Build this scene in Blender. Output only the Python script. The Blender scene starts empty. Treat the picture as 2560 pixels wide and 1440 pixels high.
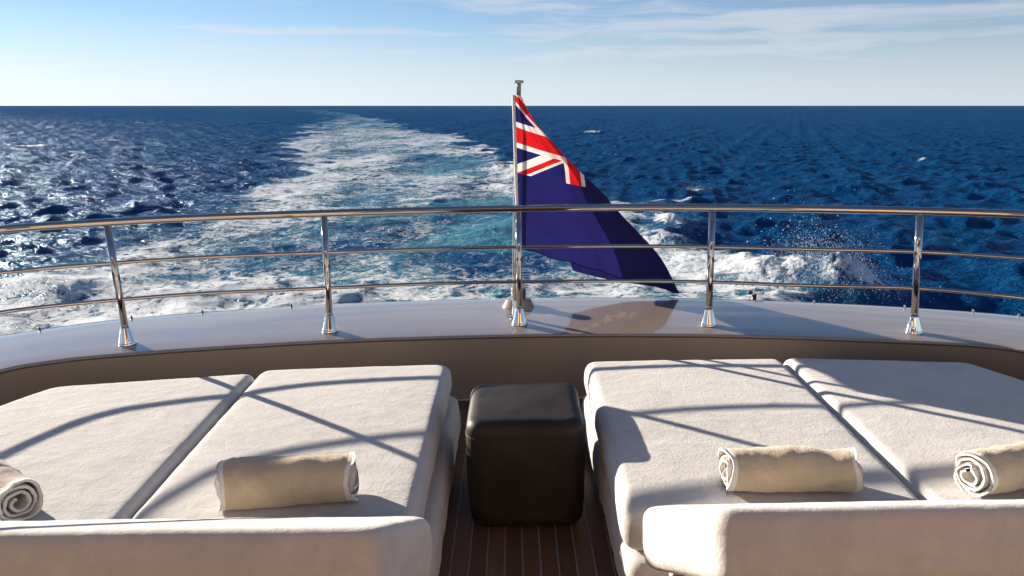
import bpy, bmesh, math, random
import numpy as np
from mathutils import Vector, Matrix

random.seed(7)
R = math.radians
sc = bpy.context.scene
col = sc.collection

# ------------------------------------------------------------------ camera
CAM = Vector((0, 0, 1.65))
PITCH = math.atan(456 / 1900)
cam_d = bpy.data.cameras.new('camera')
cam_d.sensor_width = 36
cam_d.sensor_fit = 'HORIZONTAL'
cam_d.lens = 36 * 1900 / 2560
cam_d.clip_start = 0.05
cam_d.clip_end = 60000
cam = bpy.data.objects.new('camera', cam_d)
cam.location = CAM
cam.rotation_euler = (math.pi / 2 - PITCH, 0, 0)
col.objects.link(cam)
sc.camera = cam

# ------------------------------------------------------------------ sky, sun, exposure
SUN_AZ = R(-52)            # left of straight aft (+Y)
SUN_EL = R(13.0)
w = bpy.data.worlds.new('World')
sc.world = w
w.use_nodes = True
wt = w.node_tree
for n in list(wt.nodes):
    wt.nodes.remove(n)


class NT:
    """small helper that wires shader nodes"""
    def __init__(self, tree):
        self.t = tree

    def n(self, typ, **kw):
        nd = self.t.nodes.new(typ)
        for k, v in kw.items():
            setattr(nd, k, v)
        return nd

    def put(self, sock, val):
        if isinstance(val, bpy.types.NodeSocket):
            self.t.links.new(val, sock)
        elif val is not None:
            sock.default_value = val

    def m(self, op, a, b=None, c=None, clamp=False):
        nd = self.n('ShaderNodeMath', operation=op, use_clamp=clamp)
        self.put(nd.inputs[0], a)
        if b is not None:
            self.put(nd.inputs[1], b)
        if c is not None:
            self.put(nd.inputs[2], c)
        return nd.outputs[0]

    def vm(self, op, a, b=None):
        nd = self.n('ShaderNodeVectorMath', operation=op)
        self.put(nd.inputs[0], a)
        if b is not None:
            self.put(nd.inputs[1], b)
        return nd.outputs[0]

    def noise(self, vec, scale, detail=4, rough=0.55, dist=0.0, out=0, dims='3D', lac=2.0):
        nd = self.n('ShaderNodeTexNoise', noise_dimensions=dims)
        self.put(nd.inputs['Vector'], vec)
        nd.inputs['Scale'].default_value = scale
        nd.inputs['Detail'].default_value = detail
        nd.inputs['Roughness'].default_value = rough
        nd.inputs['Lacunarity'].default_value = lac
        nd.inputs['Distortion'].default_value = dist
        return nd.outputs[out]

    def maprange(self, v, a, b, c=0.0, d=1.0, smooth=True):
        nd = self.n('ShaderNodeMapRange', interpolation_type='SMOOTHSTEP' if smooth else 'LINEAR')
        self.put(nd.inputs[0], v)
        for i, x in enumerate((a, b, c, d)):
            self.put(nd.inputs[1 + i], x)
        return nd.outputs[0]

    def mix(self, f, a, b):
        nd = self.n('ShaderNodeMix', data_type='RGBA')
        self.put(nd.inputs[0], f)
        self.put(nd.inputs[6], a)
        self.put(nd.inputs[7], b)
        return nd.outputs[2]

    def mapping(self, vec, scale=(1, 1, 1), rot=(0, 0, 0), loc=(0, 0, 0)):
        nd = self.n('ShaderNodeMapping')
        self.put(nd.inputs[0], vec)
        nd.inputs['Scale'].default_value = scale
        nd.inputs['Rotation'].default_value = rot
        nd.inputs['Location'].default_value = loc
        return nd.outputs[0]

    def bump(self, h, strength=1.0, dist=0.01, normal=None):
        nd = self.n('ShaderNodeBump')
        self.put(nd.inputs['Strength'], strength)
        nd.inputs['Distance'].default_value = dist
        self.put(nd.inputs['Height'], h)
        if normal is not None:
            self.put(nd.inputs['Normal'], normal)
        return nd.outputs[0]


W = NT(wt)
sky = W.n('ShaderNodeTexSky', sky_type='NISHITA', sun_disc=False)
sky.sun_elevation = SUN_EL
sky.sun_rotation = SUN_AZ
sky.altitude = 0
sky.air_density = 0.75
sky.dust_density = 0.04
sky.ozone_density = 3.4
tc = W.n('ShaderNodeTexCoord')
d = tc.outputs['Generated']
sep = W.n('ShaderNodeSeparateXYZ')
W.put(sep.inputs[0], d)
# thin cirrus: long streaks above a pale veil that thickens towards the horizon
wn = W.n('ShaderNodeVectorMath', operation='SCALE')
W.put(wn.inputs[0], W.noise(W.mapping(d, (3, 3, 9)), 1.0, 3, out=1))
wn.inputs['Scale'].default_value = 1.3
warp = W.vm('ADD', W.mapping(d, (2.2, 2.2, 38), rot=(0, R(0.8), 0), loc=(0.7, 0, 0.35)), wn.outputs[0])
c1 = W.noise(warp, 1.0, 9, 0.60)
c2 = W.noise(W.mapping(d, (1.7, 1.7, 15), loc=(3.1, 0, 0)), 1.0, 4, 0.5)
high = W.maprange(sep.outputs[2], 0.10, 0.45, 1.0, 0.25)
cl = W.m('MULTIPLY', W.m('MULTIPLY', W.maprange(c1, 0.40, 0.64), W.maprange(c2, 0.18, 0.46)), high)
low = W.m('MAXIMUM', W.maprange(sep.outputs[2], -0.01, 0.145, 1.0, 0.0), W.maprange(sep.outputs[2], 0.0, 0.34, 0.25, 0.0))
veil = W.m('MULTIPLY', W.maprange(c2, 0.25, 0.75, 0.85, 1.0), W.m('MULTIPLY', low, 0.95))
cloud = W.m('MAXIMUM', W.m('MULTIPLY', cl, 0.8), veil, clamp=True)
# cloud light: follows the sky's own brightness, nearly white
lum = W.n('ShaderNodeRGBToBW')
W.put(lum.inputs[0], sky.outputs[0])
cb = W.m('ADD', W.m('MULTIPLY', lum.outputs[0], 0.38), 4.25)
ccol = W.n('ShaderNodeCombineColor')
W.put(ccol.inputs[0], W.m('MULTIPLY', cb, 0.90))
W.put(ccol.inputs[1], W.m('MULTIPLY', cb, 0.99))
W.put(ccol.inputs[2], W.m('MULTIPLY', cb, 1.11))
skycol = W.mix(cloud, sky.outputs[0], ccol.outputs[0])
bg = W.n('ShaderNodeBackground')
W.put(bg.inputs[0], skycol)
bg.inputs[1].default_value = 0.05
wo = W.n('ShaderNodeOutputWorld')
wt.links.new(bg.outputs[0], wo.inputs[0])

sun_d = bpy.data.lights.new('sun', 'SUN')
sun_d.energy = 5.0
sun_d.angle = R(0.53)
sun_d.color = (1.0, 0.865, 0.70)
sun = bpy.data.objects.new('sun', sun_d)
to_sun = Vector((math.sin(SUN_AZ) * math.cos(SUN_EL), math.cos(SUN_AZ) * math.cos(SUN_EL), math.sin(SUN_EL)))
sun.rotation_euler = to_sun.to_track_quat('Z', 'Y').to_euler()
sun.location = (-8, 8, 6)
col.objects.link(sun)

sc.view_settings.view_transform = 'Standard'
sc.view_settings.look = 'None'
sc.view_settings.gamma = 1
sc.view_settings.use_curve_mapping = False
sc.view_settings.exposure = 1.34
sc.cycles.max_bounces = 8
sc.cycles.use_denoising = True

# ------------------------------------------------------------------ helpers
# the boat heels a little: its left side lies lower than its right one
BOAT = Matrix.Translation(CAM) @ Matrix.Rotation(R(-0.9), 4, 'Y') @ Matrix.Translation(-CAM)


def boat_place(o, loc):
    o.matrix_world = BOAT @ Matrix.Translation(Vector(loc))


def thing(name, loc, label, cat, group=None):
    o = bpy.data.objects.new(name, None)
    o.empty_display_size = 0.1
    col.objects.link(o)
    boat_place(o, loc)
    o['label'] = label
    o['category'] = cat
    if group:
        o['group'] = group
    o['_loc'] = 0
    del o['_loc']
    BASE[o.name] = Vector(loc)
    return o


BASE = {}


def finish(name, me, m, parent=None, loc=(0, 0, 0), smooth=True):
    """link a mesh given in boat coordinates; its vertices become local to the thing's base"""
    root = parent
    while root is not None and root.parent is not None:
        root = root.parent
    off = BASE[root.name] if root is not None else Vector(loc)
    me.transform(Matrix.Translation(-off))
    if smooth:
        me.polygons.foreach_set('use_smooth', [True] * len(me.polygons))
    if m is not None:
        me.materials.append(m)
    o = bpy.data.objects.new(name, me)
    col.objects.link(o)
    if parent is not None:
        o.parent = parent
    else:
        boat_place(o, loc)
        BASE[o.name] = Vector(loc)
    return o


def pymesh(name, v, f):
    me = bpy.data.meshes.new(name)
    me.from_pydata([tuple(p) for p in v], [], f)
    me.update()
    return me


def bmmesh(name, bm):
    bmesh.ops.recalc_face_normals(bm, faces=bm.faces)
    me = bpy.data.meshes.new(name)
    bm.to_mesh(me)
    bm.free()
    return me


def tube_mesh(name, pts, rad, seg=14, caps=True, radii=None):
    pts = [Vector(p) for p in pts]
    v, f = [], []
    n = len(pts)
    up0 = Vector((0.013, 0.021, 1))
    for i, p in enumerate(pts):
        t = (pts[min(i + 1, n - 1)] - pts[max(i - 1, 0)]).normalized()
        a = up0 if abs(t.z) < 0.9 else Vector((1, 0.01, 0.02))
        s = t.cross(a).normalized()
        u = s.cross(t).normalized()
        r = radii[i] if radii else rad
        for k in range(seg):
            an = 2 * math.pi * k / seg
            v.append(p + s * (r * math.cos(an)) + u * (r * math.sin(an)))
    for i in range(n - 1):
        for k in range(seg):
            a, b = i * seg + k, i * seg + (k + 1) % seg
            f.append((a, b, b + seg, a + seg))
    if caps:
        f.append(tuple(range(seg))[::-1])
        f.append(tuple(range((n - 1) * seg, n * seg)))
    me = pymesh(name, v, f)
    bm = bmesh.new()
    bm.from_mesh(me)
    bmesh.ops.recalc_face_normals(bm, faces=bm.faces)
    bm.to_mesh(me)
    bm.free()
    return me


def lathe_mesh(name, prof, loc, seg=28, axis=None):
    """prof: (radius, height) pairs from bottom to top; axis: direction of the height"""
    v, f = [], []
    loc = Vector(loc)
    q = Vector((0, 0, 1)).rotation_difference(Vector(axis).normalized()) if axis is not None else None
    for r, h in prof:
        for k in range(seg):
            a = 2 * math.pi * k / seg
            p = Vector((r * math.cos(a), r * math.sin(a), h))
            if q:
                p = q @ p
            v.append(loc + p)
    for i in range(len(prof) - 1):
        for k in range(seg):
            a, b = i * seg + k, i * seg + (k + 1) % seg
            f.append((a, b, b + seg, a + seg))
    f.append(tuple(range(seg))[::-1])
    f.append(tuple(range((len(prof) - 1) * seg, len(prof) * seg)))
    return pymesh(name, v, f)


def box_bm(bm, x0, x1, y0, y1, z0, z1):
    vs = [bm.verts.new(p) for p in ((x0, y0, z0), (x1, y0, z0), (x1, y1, z0), (x0, y1, z0),
                                    (x0, y0, z1), (x1, y0, z1), (x1, y1, z1), (x0, y1, z1))]
    for q in ((0, 3, 2, 1), (4, 5, 6, 7), (0, 1, 5, 4), (1, 2, 6, 5), (2, 3, 7, 6), (3, 0, 4, 7)):
        bm.faces.new([vs[i] for i in q])


def spline(ctrl, n):
    """Catmull-Rom through control points, n samples per span"""
    P = [np.array(p, float) for p in ctrl]
    P = [2 * P[0] - P[1]] + P + [2 * P[-1] - P[-2]]
    out = []
    for i in range(1, len(P) - 2):
        for k in range(n):
            t = k / n
            a, b, c, e = P[i - 1], P[i], P[i + 1], P[i + 2]
            out.append(0.5 * (2 * b + (c - a) * t + (2 * a - 5 * b + 4 * c - e) * t * t + (3 * b - a - 3 * c + e) * t ** 3))
    out.append(P[-2])
    return np.array(out)


# --- numpy value noise
_tab = np.random.RandomState(3).rand(256, 256)


def vnoise(x, y, seed=0):
    x = np.asarray(x, float) + seed * 17.31
    y = np.asarray(y, float) + seed * 9.77
    xi = np.floor(x).astype(np.int64)
    yi = np.floor(y).astype(np.int64)
    fx, fy = x - xi, y - yi
    fx = fx * fx * fx * (fx * (fx * 6 - 15) + 10)
    fy = fy * fy * fy * (fy * (fy * 6 - 15) + 10)
    a = _tab[xi & 255, yi & 255]
    b = _tab[(xi + 1) & 255, yi & 255]
    c = _tab[xi & 255, (yi + 1) & 255]
    e = _tab[(xi + 1) & 255, (yi + 1) & 255]
    return (a * (1 - fx) + b * fx) * (1 - fy) + (c * (1 - fx) + e * fx) * fy


def fbm(x, y, oct=4, seed=0, gain=0.5):
    s, a, t = 0, 1.0, 0
    c, sn = math.cos(0.6), math.sin(0.6)
    for o in range(oct):
        s = s + a * vnoise(x, y, seed + o)
        t += a
        a *= gain
        x, y = (x * c - y * sn) * 2.03, (x * sn + y * c) * 2.03
    return s / t


def sstep(a, b, x):
    t = np.clip((x - a) / (b - a), 0, 1)
    return t * t * (3 - 2 * t)


# ------------------------------------------------------------------ materials
def material(name):
    m = bpy.data.materials.new(name)
    m.use_nodes = True
    t = m.node_tree
    for n in list(t.nodes):
        t.nodes.remove(n)
    N = NT(t)
    out = N.n('ShaderNodeOutputMaterial')
    p = N.n('ShaderNodeBsdfPrincipled')
    t.links.new(p.outputs[0], out.inputs[0])
    return m, N, p, out


def obj_co(N):
    return N.n('ShaderNodeTexCoord').outputs['Object']


def mat_paint(name, rgb, rough=0.25, coat=0.6):
    m, N, p, _ = material(name)
    co = obj_co(N)
    v = N.noise(co, 2.2, 5, 0.6)
    a = tuple(c * 0.93 for c in rgb) + (1,)
    b = tuple(c * 1.06 for c in rgb) + (1,)
    N.put(p.inputs['Base Color'], N.mix(v, a, b))
    N.put(p.inputs['Roughness'], N.maprange(N.noise(co, 5, 4), 0.3, 0.7, rough * 0.85, rough * 1.2))
    p.inputs['Coat Weight'].default_value = coat
    p.inputs['Coat Roughness'].default_value = 0.03
    p.inputs['Coat IOR'].default_value = 1.75
    # faint waviness of a faired and sprayed surface
    N.put(p.inputs['Coat Normal'], N.bump(N.noise(co, 1.6, 0), 0.05, 0.02))
    return m


def mat_steel(name, rough=0.06, rgb=(0.52, 0.50, 0.475)):
    m, N, p, _ = material(name)
    co = obj_co(N)
    p.inputs['Metallic'].default_value = 1
    N.put(p.inputs['Base Color'], N.mix(N.noise(co, 14, 3), tuple(c * 0.92 for c in rgb) + (1,), rgb + (1,)))
    N.put(p.inputs['Roughness'], N.maprange(N.noise(co, 40, 4), 0.35, 0.75, rough * 0.7, rough * 1.8))
    N.put(p.inputs['Normal'], N.bump(N.noise(co, 18, 2), 0.08, 0.002))
    return m


def mat_fabric(name, rgb, bumpd=0.004, scale=110, sheen=0.25, stain=0.11):
    m, N, p, _ = material(name)
    co = obj_co(N)
    big = N.noise(co, 4.2, 6, 0.66, 0.8)
    mid = N.noise(co, 17, 5, 0.65, 0.5)
    a = tuple(c * (1 - stain) for c in rgb) + (1,)
    b = tuple(min(c * (1 + stain * 0.6), 0.9) for c in rgb) + (1,)
    N.put(p.inputs['Base Color'], N.mix(N.m('ADD', N.m('MULTIPLY', N.maprange(big, 0.35, 0.68), 0.6),
                                            N.m('MULTIPLY', N.maprange(mid, 0.35, 0.7), 0.4)), a, b))
    p.inputs['Roughness'].default_value = 0.95
    p.inputs['Specular IOR Level'].default_value = 0.12
    p.inputs['Sheen Weight'].default_value = sheen
    p.inputs['Sheen Roughness'].default_value = 0.5
    pile = N.noise(co, scale, 4, 0.7, 0.6)
    soft = N.noise(co, scale * 0.2, 4, 0.6, 0.8)
    b1 = N.bump(pile, 0.55, bumpd)
    b2 = N.bump(soft, 0.30, bumpd * 1.6, b1)
    N.put(p.inputs['Normal'], b2)
    return m


M_CREAM = mat_fabric('cream_terry', (0.615, 0.60, 0.585))
M_CREAM2 = mat_fabric('cream_cover', (0.585, 0.565, 0.545), 0.003, 140)
M_TOWEL = mat_fabric('beige_towel', (0.62, 0.50, 0.35), 0.008, 120, 0.4, 0.14)
M_TOWELG = mat_fabric('taupe_towel', (0.42, 0.34, 0.29), 0.008, 120, 0.4, 0.14)
M_TOWELW = mat_fabric('white_towel', (0.80, 0.77, 0.72), 0.007, 120, 0.4, 0.08)
M_PAINT = mat_paint('taupe_gloss_paint', (0.33, 0.268, 0.220), 0.2, 1.0)
M_STEEL = mat_steel('polished_steel')
M_CHROME = mat_steel('chrome', 0.03, (0.80, 0.80, 0.80))
M_DARKTRIM = mat_paint('dark_trim', (0.05, 0.04, 0.04), 0.4, 0.1)
M_BLACK = mat_paint('black_plastic', (0.015, 0.015, 0.017), 0.35, 0.2)
M_BRACKET = mat_paint('off_white_lacquer', (0.52, 0.49, 0.44), 0.4, 0.2)


def mat_leather():
    m, N, p, _ = material('black_leather')
    co = obj_co(N)
    wear = N.maprange(N.noise(co, 5, 5, 0.6, 0.3), 0.40, 0.75)
    N.put(p.inputs['Base Color'], N.mix(wear, (0.022, 0.017, 0.014, 1), (0.034, 0.028, 0.023, 1)))
    N.put(p.inputs['Roughness'], N.maprange(N.noise(co, 9, 4), 0.3, 0.7, 0.46, 0.56))
    p.inputs['Specular IOR Level'].default_value = 0.32
    vor = N.n('ShaderNodeTexVoronoi')
    N.put(vor.inputs['Vector'], co)
    vor.inputs['Scale'].default_value = 260
    b1 = N.bump(vor.outputs[0], 0.25, 0.0015)
    N.put(p.inputs['Normal'], N.bump(N.noise(co, 7, 3, 0.5, 0.4), 0.18, 0.006, b1))
    return m


M_LEATHER = mat_leather()


def mat_teak():
    m, N, p, _ = material('teak')
    co = obj_co(N)
    oi = N.n('ShaderNodeObjectInfo')
    off = N.vm('ADD', co, N.vm('SCALE', oi.outputs['Location']))
    off.node.inputs[1].links[0].from_node.inputs['Scale'].default_value = 3.7
    grain = N.noise(N.mapping(off, (60, 3.0, 60)), 1, 6, 0.65, 0.7)
    tone = N.m('ADD', N.m('MULTIPLY', grain, 0.7), N.m('MULTIPLY', oi.outputs['Random'], 0.45))
    N.put(p.inputs['Base Color'], N.mix(tone, (0.075, 0.035, 0.017, 1), (0.19, 0.095, 0.048, 1)))
    p.inputs['Roughness'].default_value = 0.55
    N.put(p.inputs['Normal'], N.bump(grain, 0.3, 0.002))
    return m


M_TEAK = mat_teak()
M_CAULK = mat_paint('grey_caulk', (0.50, 0.49, 0.50), 0.7, 0.0)


def mat_flag():
    m, N, p, out = material('flag_cloth')
    uvn = N.n('ShaderNodeUVMap')
    uvn.uv_map = 'flag'
    s = N.n('ShaderNodeSeparateXYZ')
    N.put(s.inputs[0], uvn.outputs[0])
    u = N.m('MULTIPLY', s.outputs[0], 2.0)        # in hoist lengths
    v = s.outputs[1]
    x = N.m('MULTIPLY', N.m('SUBTRACT', u, 0.5), 60.0)
    y = N.m('MULTIPLY', N.m('SUBTRACT', v, 0.75), 60.0)
    ax, ay = N.m('ABSOLUTE', x), N.m('ABSOLUTE', y)
    canton = N.m('MULTIPLY', N.m('LESS_THAN', ax, 30.0), N.m('LESS_THAN', ay, 15.0))
    d1 = N.m('DIVIDE', N.m('SUBTRACT', x, N.m('MULTIPLY', y, 2.0)), 2.236)
    d2 = N.m('DIVIDE', N.m('ADD', x, N.m('MULTIPLY', y, 2.0)), 2.236)
    sg = N.m('SIGN', x)

    def band(q, lo, hi):
        return N.m('MULTIPLY', N.m('GREATER_THAN', q, lo), N.m('LESS_THAN', q, hi))
    wsalt = N.m('MAXIMUM', N.m('LESS_THAN', N.m('ABSOLUTE', d1), 3.0), N.m('LESS_THAN', N.m('ABSOLUTE', d2), 3.0))
    rsalt = N.m('MAXIMUM', band(N.m('MULTIPLY', d2, sg), 0.0, 2.0),
                band(N.m('MULTIPLY', N.m('MULTIPLY', d1, sg), -1.0), 0.0, 2.0))
    wcross = N.m('MAXIMUM', N.m('LESS_THAN', ax, 5.0), N.m('LESS_THAN', ay, 5.0))
    rcross = N.m('MAXIMUM', N.m('LESS_THAN', ax, 3.0), N.m('LESS_THAN', ay, 3.0))
    blue = (0.016, 0.015, 0.120, 1)
    red = (0.62, 0.012, 0.016, 1)
    white = (0.80, 0.79, 0.78, 1)
    c = N.mix(N.m('MULTIPLY', wsalt, canton), blue, white)
    c = N.mix(N.m('MULTIPLY', rsalt, canton), c, red)
    c = N.mix(N.m('MULTIPLY', wcross, canton), c, white)
    c = N.mix(N.m('MULTIPLY', rcross, canton), c, red)
    weave = N.noise(uvn.outputs[0], 9, 5, 0.6)
    hsv = N.n('ShaderNodeHueSaturation')
    N.put(hsv.inputs['Color'], c)
    N.put(hsv.inputs['Value'], N.maprange(weave, 0.3, 0.7, 0.9, 1.12))
    N.put(p.inputs['Base Color'], hsv.outputs[0])
    p.inputs['Roughness'].default_value = 0.8
    p.inputs['Specular IOR Level'].default_value = 0.25
    p.inputs['Sheen Weight'].default_value = 0.08
    tr = N.n('ShaderNodeBsdfTranslucent')
    N.put(tr.inputs[0], hsv.outputs[0])
    mx = N.n('ShaderNodeMixShader')
    mx.inputs[0].default_value = 0.27
    N.t.links.new(p.outputs[0], mx.inputs[1])
    N.t.links.new(tr.outputs[0], mx.inputs[2])
    N.t.links.new(mx.outputs[0], out.inputs[0])
    return m


M_FLAG = mat_flag()
M_STAR = mat_fabric('white_star_cloth', (0.8, 0.8, 0.78), 0.0005, 300, 0.0, 0.02)


def mat_sea():
    m, N, p, out = material('sea_water')
    g = N.n('ShaderNodeNewGeometry')
    pos = g.outputs['Position']

    def att(nm):
        a = N.n('ShaderNodeAttribute')
        a.attribute_name = nm
        return a.outputs['Fac']
    foam_d, aer, cap, far = att('foam'), att('aerated'), att('whitecap'), att('far')
    flat = N.mapping(pos, (1, 1, 0.35))
    # lacy foam: warped ridges at three sizes
    wv = N.vm('SCALE', N.vm('SUBTRACT', N.noise(flat, 0.45, 3, out=1), (0.5, 0.5, 0.5)))
    wv.node.inputs['Scale'].default_value = 2.6
    fl = N.vm('ADD', flat, wv)
    stretch = N.mapping(fl, (0.85, 0.55, 1))

    def ridge(sc_, det, k):
        n = N.noise(stretch, sc_, det, 0.6, 0.35)
        return N.m('SUBTRACT', 1.0, N.m('MULTIPLY', N.m('ABSOLUTE', N.m('SUBTRACT', n, 0.5)), k))
    r1 = ridge(1.0, 6, 5.0)
    r2 = ridge(3.4, 5, 5.0)
    blot = N.noise(fl, 0.30, 6, 0.68)
    fine = N.noise(fl, 8.0, 6, 0.78)
    pat = N.m('ADD', N.m('ADD', N.m('MULTIPLY', r1, 0.34), N.m('MULTIPLY', r2, 0.22)),
              N.m('ADD', N.m('MULTIPLY', blot, 0.38), N.m('MULTIPLY', fine, 0.64)))
    th = N.m('SUBTRACT', 1.385, N.m('MULTIPLY', foam_d, 0.66))
    foam = N.maprange(pat, N.m('SUBTRACT', th, 0.07), N.m('ADD', th, 0.14))
    foam = N.m('MULTIPLY', foam, N.maprange(foam_d, 0.03, 0.2))
    foam = N.m('MULTIPLY', foam, N.maprange(far, 0.0, 0.6, 1.0, 0.40, False))
    cn = N.m('ADD', N.m('MULTIPLY', fine, 0.5), N.m('MULTIPLY', N.noise(fl, 1.5, 5, 0.7), 0.9))
    cp_ = N.m('MULTIPLY', N.maprange(N.m('ADD', cn, N.m('MULTIPLY', cap, 0.55)), 0.98, 1.22),
              N.maprange(cap, 0.05, 0.3))
    foam = N.m('MAXIMUM', foam, cp_, clamp=True)
    # body colour of the water
    deep = N.mix(N.noise(pos, 0.05, 3), (0.0004, 0.033, 0.110, 1), (0.0010, 0.058, 0.185, 1))
    turq = N.mix(N.noise(fl, 0.5, 4), (0.030, 0.16, 0.24, 1), (0.11, 0.34, 0.42, 1))
    body = N.mix(N.m('MULTIPLY', aer, N.maprange(N.noise(fl, 0.22, 4, 0.6), 0.3, 0.66)), deep, turq)
    rip0 = N.noise(N.mapping(pos, (0.8, 1.25, 1.0)), 0.5, 4, 0.6, 0.5)
    b0 = N.bump(rip0, 0.6, 0.6)
    rip1 = N.noise(N.mapping(pos, (1.0, 1.35, 1.0)), 1.6, 5, 0.62, 0.4)
    rip2 = N.noise(pos, 5.5, 4, 0.6, 0.3)
    b1 = N.bump(rip1, 0.95, 0.46, b0)
    b2 = N.bump(rip2, 0.6, 0.11, b1)
    # body light scattered back from below, and a mirror whose strength is held down
    # because at grazing view the wave faces hide each other
    N.t.nodes.remove(p)
    p = N.n('ShaderNodeMixShader')
    dif = N.n('ShaderNodeBsdfDiffuse')
    N.put(dif.inputs[0], body)
    up = N.n('ShaderNodeCombineXYZ')      # light from inside the water does not follow the ripples
    up.inputs[2].default_value = 1.0
    N.put(dif.inputs['Normal'], N.vm('NORMALIZE', N.vm('ADD', up.outputs[0], N.vm('MULTIPLY', b2, (1.6, 1.6, 1.6)))))
    glo = N.n('ShaderNodeBsdfGlossy')
    glo.inputs[0].default_value = (0.60, 0.82, 1.0, 1)
    N.put(glo.inputs['Roughness'], N.maprange(far, 0.0, 1.0, 0.20, 0.25, False))
    N.put(glo.inputs['Normal'], b2)
    fr = N.n('ShaderNodeFresnel')
    fr.inputs[0].default_value = 1.333
    N.put(fr.inputs['Normal'], b2)
    N.put(p.inputs[0], N.m('MINIMUM', N.m('MULTIPLY', fr.outputs[0], 0.36), 0.15))
    N.t.links.new(dif.outputs[0], p.inputs[1])
    N.t.links.new(glo.outputs[0], p.inputs[2])
    fd = N.n('ShaderNodeBsdfPrincipled')
    N.put(fd.inputs['Base Color'], N.mix(fine, (0.74, 0.81, 0.89, 1), (0.86, 0.90, 0.94, 1)))
    fd.inputs['Roughness'].default_value = 0.85
    fd.inputs['Specular IOR Level'].default_value = 0.2
    N.put(fd.inputs['Normal'], N.bump(N.m('ADD', fine, N.m('MULTIPLY', foam, 0.8)), 0.8, 0.16))
    mx = N.n('ShaderNodeMixShader')
    N.put(mx.inputs[0], N.m('MULTIPLY', foam, 0.90))
    N.t.links.new(p.outputs[0], mx.inputs[1])
    N.t.links.new(fd.outputs[0], mx.inputs[2])
    N.t.links.new(mx.outputs[0], out.inputs[0])
    return m


M_SEA = mat_sea()


def mat_spray():
    m, N, p, _ = material('spray_white')
    co = obj_co(N)
    N.put(p.inputs['Base Color'], N.mix(N.noise(co, 4), (0.80, 0.84, 0.87, 1), (0.92, 0.93, 0.93, 1)))
    p.inputs['Roughness'].default_value = 0.5
    return m


M_SPRAY = mat_spray()

# ------------------------------------------------------------------ the sea
SEA_Z = 1.65 - 5.2


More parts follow.
